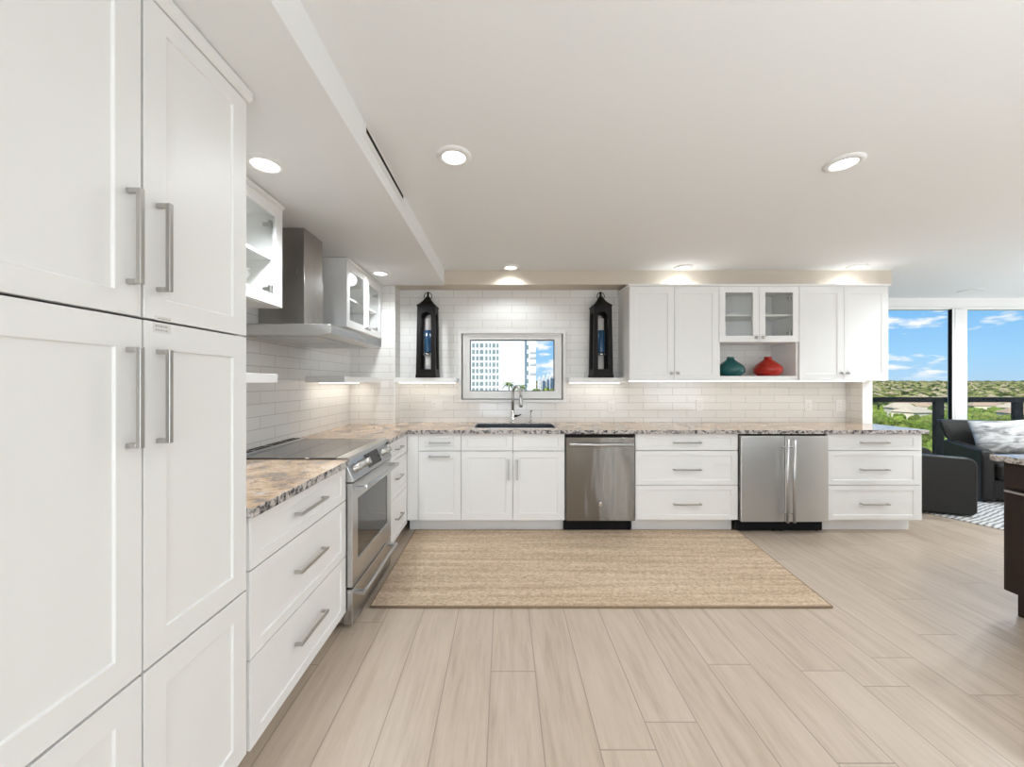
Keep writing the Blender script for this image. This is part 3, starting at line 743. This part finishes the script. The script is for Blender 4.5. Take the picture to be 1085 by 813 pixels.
tag(MB().box(.65, UX[0]-.002, PY-.001, WY-.002, 1.322, 1.370).build('floating_shelf', M_cab, bevel=.002), 'white ledge shelf right of the window carrying one lantern', 'shelf')
led('led_strip', 'glowing strip light under the shelf in the left corner', -1.44, -1.42, 2.95, 3.70, 1.3155, LED_E*1.6, 0)
led('led_strip', 'glowing strip light under the near left shelf', -1.44, -1.42, 1.30, 2.0, 1.3155, LED_E*1.6, 0)
led('led_strip', 'glowing strip light under the ledge left of the window', -1.06, -.50, 3.83, 3.85, 1.3155, LED_E*.36, 1)
led('led_strip', 'glowing strip light under the ledge right of the window', .67, 1.17, 3.83, 3.85, 1.3155, LED_E*.36, 1)
led('led_strip', 'long glowing strip light under the right upper cabinets', 1.23, 3.54, 3.70, 3.72, 1.3315, LED_E*.6, 1)

# outlets
def outlet(x, z, wd, ht, label, n):
    o = thing('wall_outlet', label, 'outlet', (x, WY-.001, z))
    pl = MB().box(-wd/2, wd/2, -.006, -.0002, -ht/2, ht/2).build('plate', M_white, o, bevel=.002)
    for k in range(n):
        cx = (k-(n-1)/2)*.046
        rk = MB().box(cx-.0165, cx+.0165, -.0085, -.0062, -.033, .033).build('insert', M_white, o, bevel=.001)
        m = MB()
        for zz in (-.018, .016):
            for dx in (-.006, .005): m.box(cx+dx, cx+dx+.002, -.0092, -.0086, zz, zz+.008)
        if k == 0: m.build('slot', M_slot, rk)
        else: m.bm.free()
    return o
outlet((463-534)/101.4, CAM_Z-25/101.4, .118, .118, 'white double outlet and switch plate left of the window', 2)
outlet((647.5-534)/101.4, CAM_Z-26/101.4, .075, .118, 'white outlet plate just right of the sink window', 1)
outlet((741-534)/101.4, CAM_Z-24.5/101.4, .075, .118, 'white outlet plate under the solid upper cabinet beside the niche', 1)
outlet((856-534)/101.4, CAM_Z-25/101.4, .075, .118, 'white outlet plate above the refrigerator\'s right end, left of the switch plate', 1)
outlet((891-534)/101.4, CAM_Z-25/101.4, .118, .118, 'white double switch plate at the right end of the backsplash', 2)

# ------------------------------------------------------------------ lanterns
def make_lantern(label, loc, rz):
    r = thing('lantern', label, 'lantern', loc, rz)
    hb, ht, H = .098, .088, .715            # half widths bottom/top, body height
    MB().box(-hb-.004, hb+.004, -hb-.004, hb+.004, .0005, .03).build('base', M_lant, r, bevel=.003)
    oz0, oz1 = .085, .60; ow = .052
    for k in range(4):
        m = MB(); th = .018
        inner = [(-ow, oz0), (ow, oz0)]+[(ow*math.cos(a), oz1+ow*1.1*math.sin(a)) for a in [PI*j/12 for j in range(13)]]
        n = len(inner)
        def hw_(z): return hb+(ht-hb)*(z-.03)/(H-.03)
        def outp(p):
            x, z = p
            if z <= oz0+1e-6: return (math.copysign(hw_(.03), x), .0305)
            a = max(0, min(1, (z-oz1)/(ow*1.1)))
            if abs(x) < ow*.999 and z > oz1: 
                zz = H; 
                return (max(-hw_(zz), min(hw_(zz), x*1.9)), zz)
            return (math.copysign(hw_(z), x), z)
        outer = [outp(p) for p in inner]
        def y_at(z): return -(hw_(z))
        V = lambda p, dy: m.bm.verts.new((p[0], y_at(p[1])+dy, p[1]))
        A = [V(p, 0) for p in outer]; B = [V(p, 0) for p in inner]; C = [V(p, th) for p in inner]; E = [V(p, th) for p in outer]
        # chain is not closed at the bottom: inner[0] (-ow), inner[1] (ow) ... arch ... back to inner[0]
        for i in range(n):
            j = (i+1) % n
            for P_, Q_ in ((A, B), (B, C), (C, E)):
                try: m._faces([m.bm.faces.new((P_[i], P_[j], Q_[j], Q_[i]))])
                except ValueError: pass
        m.xform(Matrix.Rotation(k*PI/2, 4, 'Z')); m.build('side_panel', M_lant, r)
    # swept roof
    prof = [(ht+.006, H), (ht+.006, H+.010), (.072, H+.030), (.048, H+.055), (.028, H+.085), (.018, H+.105), (.010, H+.118)]
    m = MB(); rings = [[m.bm.verts.new((sx*a, sy*a, z)) for sx, sy in ((-1, -1), (1, -1), (1, 1), (-1, 1))] for a, z in prof]
    for a, b_ in zip(rings, rings[1:]): m._faces([m.bm.faces.new((a[k], a[(k+1) % 4], b_[(k+1) % 4], b_[k])) for k in range(4)])
    m._faces([m.bm.faces.new(rings[0][::-1]), m.bm.faces.new(rings[-1])]); m.build('roof', M_lant, r, bevel=.003)
    MB().lathe([(.009, H+.118), (.012, H+.126), (.009, H+.140), (.013, H+.148), (.010, H+.158), (.001, H+.162)], n=16).build('finial', M_lant, r)
    rr = .038
    MB().tube([(rr*math.cos(a), -.004, H+.115+rr*math.sin(a)) for a in [2*PI*k/24 for k in range(24)]], .004, 8, closed=True).build('ring_handle', M_lant, r)
    ped = MB().lathe([(.034, .031), (.036, .04), (.034, .05), (.034, .225)], n=24).build('glass_pedestal', M_candle, r)
    MB().lathe([(.036, .2255), (.047, .232), (.047, .243), (.036, .25)], n=24).build('collar', M_silver, r)
    MB().lathe([(.041, .2505), (.044, .262), (.044, .478), (.042, .480)], n=28).build('blue_cylinder', M_blue, r)
    MB().lathe([(.033, .4805), (.034, .49), (.034, .60), (.028, .605), (.001, .606)], n=24, cap=False).build('candle', M_candle, r)
    return r
L1 = make_lantern('black lantern with blue glass cylinder on the ledge left of the window', (-.775, 3.850, 1.3705), math.radians(-2))
L2 = copy_tree(L1); L2.location = (.985, 3.850, 1.3705); L2.rotation_euler.z = math.radians(2)
L2['label'] = 'black lantern with blue glass cylinder on the ledge right of the window'
for o in (L1, L2): o['group'] = 'tall lanterns on the ledges'

# vases
def vase(x, y, mat, label):
    o = thing('vase', label, 'vase', (x, y, 1.3845))
    pr = [(.085, 0), (.108, .012), (.125, .045), (.127, .07), (.118, .095), (.095, .118), (.065, .140), (.042, .158), (.031, .172), (.030, .182), (.034, .190), (.029, .191), (.024, .182), (.001, .17)]
    ob = MB().lathe(pr, n=48, cap=False).build('body', mat, o, sub=1)
    MB().lathe([(.001, .0002), (.084, .0004)], n=48, cap=False).build('base', mat, o)
    return o
vase((774-534)/107.4, 3.725, M_teal, 'squat glossy teal vase in the open cabinet niche')
vase((813.6-534)/107.4, 3.725, M_red, 'squat glossy red vase in the open cabinet niche')

# ------------------------------------------------------------------ rugs
m = MB(); q = [(-.785, 2.215), (1.925, 2.215), (2.072, 3.352), (-.785, 3.352)]
bm = m.bm
m.prism(q, .0008, .0125, 'z')
for f in m.bm.faces: f.material_index = 0
rg = m.build('area_rug', M_jute, bevel=.004)
for a_, b_ in ((0, 1), (1, 2), (2, 3), (3, 0)):
    pa, pb = q[a_], q[b_]
    MB().tube([(pa[0], pa[1], .0075), (pb[0], pb[1], .0075)], .0062, 8).build('binding', M_jbind, rg)
tag(rg, 'large tan braided jute rug on the kitchen floor', 'rug')
m = MB().box(0, 2.0, -2.6, 0, .0008, .010)
o = m.build('area_rug', M_srug, bevel=.003); o.location = (4.20, 3.98, 0); o.rotation_euler.z = math.atan2(.398, .917)
tag(o, 'grey and white wavy-striped rug under the black armchairs', 'rug')

# ------------------------------------------------------------------ armchairs
def make_armchair(label, loc, rz, W=.86, Dp=.80):
    r = thing('armchair', label, 'armchair', loc, rz, None)
    hw = W/2; ta = .105
    MB().box(-hw+ta+.001, hw-ta-.001, -Dp/2+.07, Dp/2-.10, .03, .25).build('base', M_leather, r, bevel=.02, seg=3)
    for sgn in (-1, 1):
        x0, x1 = (-hw, -hw+ta) if sgn < 0 else (hw-ta, hw)
        pts = [(-Dp/2+.03, .012), (-Dp/2, .05)]+[( -Dp/2+.075+.075*math.cos(a), .50+.075*math.sin(a)) for a in [PI-PI/2*k/6 for k in range(7)]]+[(Dp/2-.10, .60), (Dp/2-.02, .58), (Dp/2-.06, .012)]
        MB().prism(pts, x0, x1, 'x').build('armrest', M_leather, r, bevel=.022, seg=4)
    s_ = MB().box(-hw+ta+.004, hw-ta-.004, -Dp/2-.005, Dp/2-.22, .255, .44).build('seat_cushion', M_leather, r, bevel=.05, seg=5)
    # flared back, curved in plan
    m = MB(); n = 12; rows_ = [(.20, .0, .0), (.45, .03, .0), (.66, .075, .02), (.84, .14, .045)]
    gridF, gridB = [], []
    for z, lean, flare in rows_:
        f_, b_ = [], []
        for k in range(n+1):
            u = k/n*2-1; xx = u*(hw-ta-.006+flare*(1 if z > .6 else .0)+(.12 if z > .61 else 0))
            cy = Dp/2-.21-.05*u*u+lean
            f_.append(m.bm.verts.new((xx, cy, z))); b_.append(m.bm.verts.new((xx, cy+.10, z+.004)))
        gridF.append(f_); gridB.append(b_)
    fs = []
    for i in range(3):
        for k in range(n):
            fs.append(m.bm.faces.new((gridF[i][k], gridF[i][k+1], gridF[i+1][k+1], gridF[i+1][k])))
            fs.append(m.bm.faces.new((gridB[i][k+1], gridB[i][k], gridB[i+1][k], gridB[i+1][k+1])))
        fs.append(m.bm.faces.new((gridF[i][0], gridF[i+1][0], gridB[i+1][0], gridB[i][0])))
        fs.append(m.bm.faces.new((gridF[i][n], gridB[i][n], gridB[i+1][n], gridF[i+1][n])))
    for k in range(n):
        fs.append(m.bm.faces.new((gridF[3][k], gridF[3][k+1], gridB[3][k+1], gridB[3][k]))); fs.append(m.bm.faces.new((gridF[0][k+1], gridF[0][k], gridB[0][k], gridB[0][k+1])))
    m._faces(fs, True); m.build('backrest', M_leather, r, bevel=.016, seg=3)
    return r
A2 = make_armchair('black leather armchair with a grey pillow, facing the kitchen by the glass wall', (5.73, 4.29, .0105), math.radians(-28), W=.76)
A1 = make_armchair('black leather armchair seen side-on beside the end of the white cabinets', (4.335, 4.12, .0105), math.radians(69), W=.72)
# pillow
m = MB(); n = 14; V = {}
for side in (1, -1):
    for i in range(n+1):
        for j in range(n+1):
            u, v = i/n*2-1, j/n*2-1
            edge = i in (0, n) or j in (0, n)
            if edge and (i, j) in V: V[(side, i, j)] = V[(i, j)]; continue
            pin = 1-.10*(1-abs(u)**2)*(abs(v)**4); pin2 = 1-.10*(1-abs(v)**2)*(abs(u)**4)
            h = .085*max(0, (1-u*u)*(1-v*v))**.45
            vv = m.bm.verts.new((u*.242*pin2, side*h, v*.22*pin)); V[(side, i, j)] = vv
            if edge: V[(i, j)] = vv
for side in (1, -1):
    for i in range(n):
        for j in range(n): m._faces([m.bm.faces.new((V[(side, i, j)], V[(side, i+1, j)], V[(side, i+1, j+1)], V[(side, i, j+1)]))], True)
o = m.build('throw_pillow', M_pillow, sub=1); o.location = (5.715, 4.34, .69); o.rotation_euler = (math.radians(-21), math.radians(-4), math.radians(-28))
tag(o, 'grey and white swirl-patterned throw pillow on the black armchair', 'pillow')

# ------------------------------------------------------------------ island
r = thing('kitchen_island', 'dark espresso kitchen island cut off at the right edge', 'island', (2.83, 2.147, 0))
MB().box(.012, .85, -2.2, -.0, .148, .8745).build('body', M_dark, r, bevel=.002)
MB().box(.085, .80, -2.15, -.006, .0005, .147).build('toe_kick', M_dark, r)
for k in range(3):
    y1 = -.022-k*.62; y0 = y1-.60
    d = MB().box(-.008, .0115, y0, y1, .835-.145+.045, .868).build('drawer', M_dark, r, bevel=.002)
    d2 = MB().box(-.008, .0115, y0, y1, .155, .705).build('door', M_dark, r, bevel=.002)
    MB().box(-.016, .0115, y0+.0, y1-.0, .7095, .7205).build('edge_pull', M_nickel, d)
m = MB().box(2.80, 3.71, -.08, 2.178, .8755, KH); 
for f in m.bm.faces: f.material_index = 0 if abs(f.normal.z) > .5 else 1
m.bm.normal_update()
for f in m.bm.faces: f.material_index = 0 if abs(f.normal.z) > .5 else 1
tag(m.build('countertop', [M_gran, M_grane], bevel=.004), 'granite top of the dark island at the right edge', 'countertop')

# ------------------------------------------------------------------ outside
GZ = -19.0
gm = MB().poly([(-2500, 20, GZ), (5200, 20, GZ), (5200, 3500, GZ), (-2500, 3500, GZ)])
struct(gm.build('ground_land', M_ground))
def blob(seed, sub_, squash=.8, amp=.35, low=.45):
    bm = bmesh.new(); bmesh.ops.create_icosphere(bm, subdivisions=sub_, radius=1)
    for v in bm.verts:
        n = noise.noise(v.co*1.6+Vector((seed*7.1, 0, 0)))*amp+noise.noise(v.co*4+Vector((0, seed*3.3, 0)))*amp*.6
        v.co *= 1+n; v.co.z *= squash
        if v.co.z < -low: v.co.z = -low+(v.co.z+low)*.3
    return bm
def tree_mesh(seed, mat_i):
    m = MB(); m.bm.free(); m.bm = blob(seed, 4, .85, .38)
    for v in m.bm.verts: v.co *= 1+noise.noise(v.co*9)*.13
    return m
protos = []
for k in range(4):
    r = bpy.data.objects.new('tree', None); COL.objects.link(r)
    m = tree_mesh(k+1, 0); m.xform(Matrix.Translation((0, 0, 1.15))); m.build('crown', M_leaf2 if k % 2 else M_leaf, r)
    MB().tube([(0, 0, .0), (.03, .02, .5), (0, 0, 1.0)], [.10, .07, .05], 8).build('trunk', M_trunk, r)
    protos.append(r)
used = set()
def put_tree(x, y, h, label, group):
    k = random.randrange(4)
    r = protos[k] if k not in used else copy_tree(protos[k]); used.add(k)
    r.location = (x, y, GZ); s_ = h/2.3; sx_ = .72 if h > 12 else 1.0; r.scale = (s_*random.uniform(.8, .95)*sx_, s_*random.uniform(.8, .95)*sx_, s_); r.rotation_euler = (0, 0, random.uniform(0, 6.28))
    return tag(r, label, 'tree', group)
HOUSES = []
for i in range(80):
    for _ in range(60):
        y = 185+900*random.random()**1.4; x = y*random.uniform(1.0, 1.55)
        if all((x-a)**2+(y-b_)**2 > 27**2 for a, b_, c_ in HOUSES): break
    HOUSES.append((x, y, 10.5))
# hedge-like band of near trees seen through the balcony glass
SPOTS = []
def free(x, y, r):
    return all((x-a)**2+(y-b_)**2 > (r+c_)**2 for a, b_, c_ in SPOTS) and all((x-a)**2+(y-b_)**2 > (r+c_)**2 for a, b_, c_ in HOUSES)
for i in range(9000):
    y = 90+150*random.random(); x = y*random.uniform(.97, 1.58); h = random.uniform(5, 8); r_ = h/2.3*1.25
    if len(SPOTS) > 262: break
    if not free(x, y, r_): continue
    SPOTS.append((x, y, r_)); put_tree(x, y, h, 'round green treetop among the trees below the balcony', 'trees below the balcony')
for px, yy, py in ((573, 101, 406.5), (584, 128, 404), (597, 147, 403), (499, 134, 410), (506, 116, 411.5), (514, 150, 413), (560, 150, 413)):
    h = CAM_Z-(py-405)*yy/F-GZ; SPOTS.append(((px-534)*yy/F, yy, h/2.3*.8))
    put_tree((px-534)*yy/F, yy, h, 'green treetop below the kitchen window', 'trees below the kitchen window')
# the far forest of treetops nobody could count
def ico(n):
    b_ = bmesh.new(); bmesh.ops.create_icosphere(b_, subdivisions=n, radius=1)
    r_ = ([v.co.copy() for v in b_.verts], [[v.index for v in f.verts] for f in b_.faces]); b_.free(); return r_
ICO = {1: ico(1), 2: ico(2)}; vv_, ff_ = [], []
HOUSES += [((px-534)*(520+k*15)/F, 527+k*15, 16) for k, px in enumerate((572, 576.5, 581, 585.5, 592))]
for i in range(12000):
    if i < 9000: y = 250*(9.6 ** (random.random()**.9)); x = y*(random.uniform(.9, 1.62) if random.random() < .9 else random.uniform(-.15, .25))
    elif i < 10800: y = 250*(9.6 ** (random.random()**.9)); x = y*random.uniform(.2, .92)
    else: y = random.uniform(95, 250); x = y*random.uniform(.3, .84)
    if x < 60 and y < (420 if i < 9000 else 200): continue
    s_ = random.uniform(2.6, 5.5)*(1+y/900); e = (s_*random.uniform(1, 1.7), s_, s_*random.uniform(.6, 1.0)); n0 = len(vv_)
    if any((x-hx)**2+(y-hy)**2 < (hr+e[0]*1.2)**2 for hx, hy, hr in HOUSES + (SPOTS if y < 275 else [])): continue
    vs_, fs_ = ICO[1 if y > 500 or i >= 9000 else 2]
    for c in vs_: vv_.append((x+c.x*e[0]+random.uniform(-.2, .2)*s_, y+c.y*e[1]+random.uniform(-.2, .2)*s_, GZ+s_*.5+c.z*e[2]+random.uniform(-.2, .2)*s_))
    ff_ += [[k+n0 for k in f] for f in fs_]
for i in range(420):
    y = random.uniform(2500, 3300); x = y*(random.uniform(.9, 1.62) if random.random() < .75 else random.uniform(-.15, .25)); e = (random.uniform(40, 110), 30, random.uniform(16, 34)); n0 = len(vv_)
    vs_, fs_ = ICO[2]
    for c in vs_: vv_.append((x+c.x*e[0], y+c.y*e[1], GZ+c.z*e[2]*random.uniform(.85, 1.1)))
    ff_ += [[k+n0 for k in f] for f in fs_]
me = bpy.data.meshes.new('treetops'); me.from_pydata(vv_, [], ff_); me.materials.append(M_forest); o = bpy.data.objects.new('treetops', me); COL.objects.link(o)
tag(o, 'far belt of green treetops reaching the horizon', 'trees', None, 'stuff')
# houses among the trees
for i in range(80):
    x, y, _ = HOUSES[i]; wv_, dv_, hv = random.uniform(9, 18), random.uniform(8, 11), random.uniform(4, 6.5)
    r = thing('house', 'low cream house with a shallow tiled roof among the trees', 'house', (x, y, GZ), random.uniform(-.5, .5), 'houses among the trees')
    MB().box(-wv_/2, wv_/2, -dv_/2, dv_/2, 0, hv).build('walls', M_hwall, r)
    a, bb = wv_/2+.7, dv_/2+.7
    m = MB(); pts = [(-a, -bb, hv), (a, -bb, hv), (a, bb, hv), (-a, bb, hv), (-a*.55, 0, hv+2.6), (a*.55, 0, hv+2.6)]
    vs = [m.bm.verts.new(p) for p in pts]
    for q in ((0, 1, 5, 4), (1, 2, 5), (2, 3, 4, 5), (3, 0, 4), (3, 2, 1, 0)): m._faces([m.bm.faces.new([vs[k] for k in q])])
    m.build('roof', M_hroof if i % 3 else M_hroof2, r)
    for k in range(3): MB().box(-wv_*.35+k*wv_*.3, -wv_*.35+k*wv_*.3+1.6, -dv_/2-.06, -dv_/2-.005, 1.2, 2.8).build('window', M_tglass, r)
# the white tower opposite the kitchen window (2.5 px per metre at 160 m)
TY = 160; s_ = F/TY
def tx(px): return (px-534)/s_
def tz(py): return CAM_Z+(405-py)/s_
r = thing('apartment_tower', 'tall white apartment tower with rows of windows outside the kitchen window', 'building', (0, TY, GZ))
m = MB().box(tx(470), tx(531), 0, 18, 0, 46).box(tx(531), tx(556), -.25, 18, 0, 48).box(tx(556), tx(568), .6, 18, 0, 46)
m.build('walls', M_tower, r)
for j in range(8):
    zc = tz(366.2+j*6.75)-GZ
    for px, wpx in ((501.5, 2.6), (505.6, 2.2), (510.2, 3.6), (515.3, 2.2), (519.2, 1.8), (523.2, 2.8), (527.2, 1.8)):
        MB().box(tx(px)-wpx/2/s_, tx(px)+wpx/2/s_, -.10, -.01, zc-.85, zc+.85).build('window', M_tglass, r)
for j in range(5):
    zc = tz(368+j*9)-GZ; MB().box(tx(558), tx(560), .48, .59, zc-.9, zc+.9).build('window', M_tglass, r)
for j, py in enumerate((373.5, 379, 386, 396)):
    zc = tz(py)-GZ; MB().box(tx(561.5), tx(567.6), .38, .59, zc-.5, zc+.35).build('balcony', M_tpale, r)
# distant blocks
for k, (px, wpx, py) in enumerate(((572, 3, 401), (576.5, 3, 399.5), (581, 2.5, 398), (585.5, 4, 397.5), (592, 5, 398))):
    yy = 520+k*15; sc_ = F/yy
    o = thing('distant_tower', ('leftmost', 'second from left', 'middle', 'fourth from left', 'rightmost')[k]+' of the small pale towers on the skyline beyond the white tower', 'building', ((px-534)/sc_, yy, GZ))
    h = CAM_Z+(405-py)/sc_-GZ; wd = wpx/sc_
    MB().box(-wd/2, wd/2, 0, 14, 0, h).box(-wd/4, wd/4, 3, 9, h, h+3).build('walls', M_far, o)
    for q in range(6): MB().box(-wd/2+.6, wd/2-.6, -.15, -.02, h-3.2-q*5.0, h-1.4-q*5.0).build('window_band', M_tpale, o)
# palms by the tower
def palm(x, y, top, label):
    r = thing('palm_tree', label, 'tree', (x, y, GZ)); H_ = top-GZ
    MB().tube([(0, 0, 0), (.3, 0, H_*.4), (.2, 0, H_*.8), (0, 0, H_)], [.28, .22, .18, .15], 8).build('trunk', M_trunk, r)
    for k in range(13):
        a = 2*PI*k/13+random.uniform(-.15, .15); L_ = random.uniform(1.6, 2.3); up_ = random.uniform(.1, .9); m = MB(); prev = None
        for j in range(7):
            u = j/6; rr = L_*u; zz = up_*L_*u-1.3*L_*u*u*.8; wd = .30*math.sin(PI*min(1, u*.9+.08))+.02
            c = Vector((math.cos(a)*rr, math.sin(a)*rr, H_+zz)); sd = Vector((-math.sin(a), math.cos(a), 0))*wd
            cur = [m.bm.verts.new(c-sd-Vector((0, 0, wd*.4))), m.bm.verts.new(c), m.bm.verts.new(c+sd-Vector((0, 0, wd*.4)))]
            if prev: m._faces([m.bm.faces.new((prev[0], prev[1], cur[1], cur[0])), m.bm.faces.new((prev[1], prev[2], cur[2], cur[1]))], True)
            prev = cur
        m.build('frond', M_palm, r)
palm((539-534)*100/F, 100, CAM_Z-1.2*100/F*1.0, 'palm crown seen left of the faucet top')
palm((553-534)*110/F, 110, CAM_Z-4*110/F, 'palm crown seen right of the faucet top')
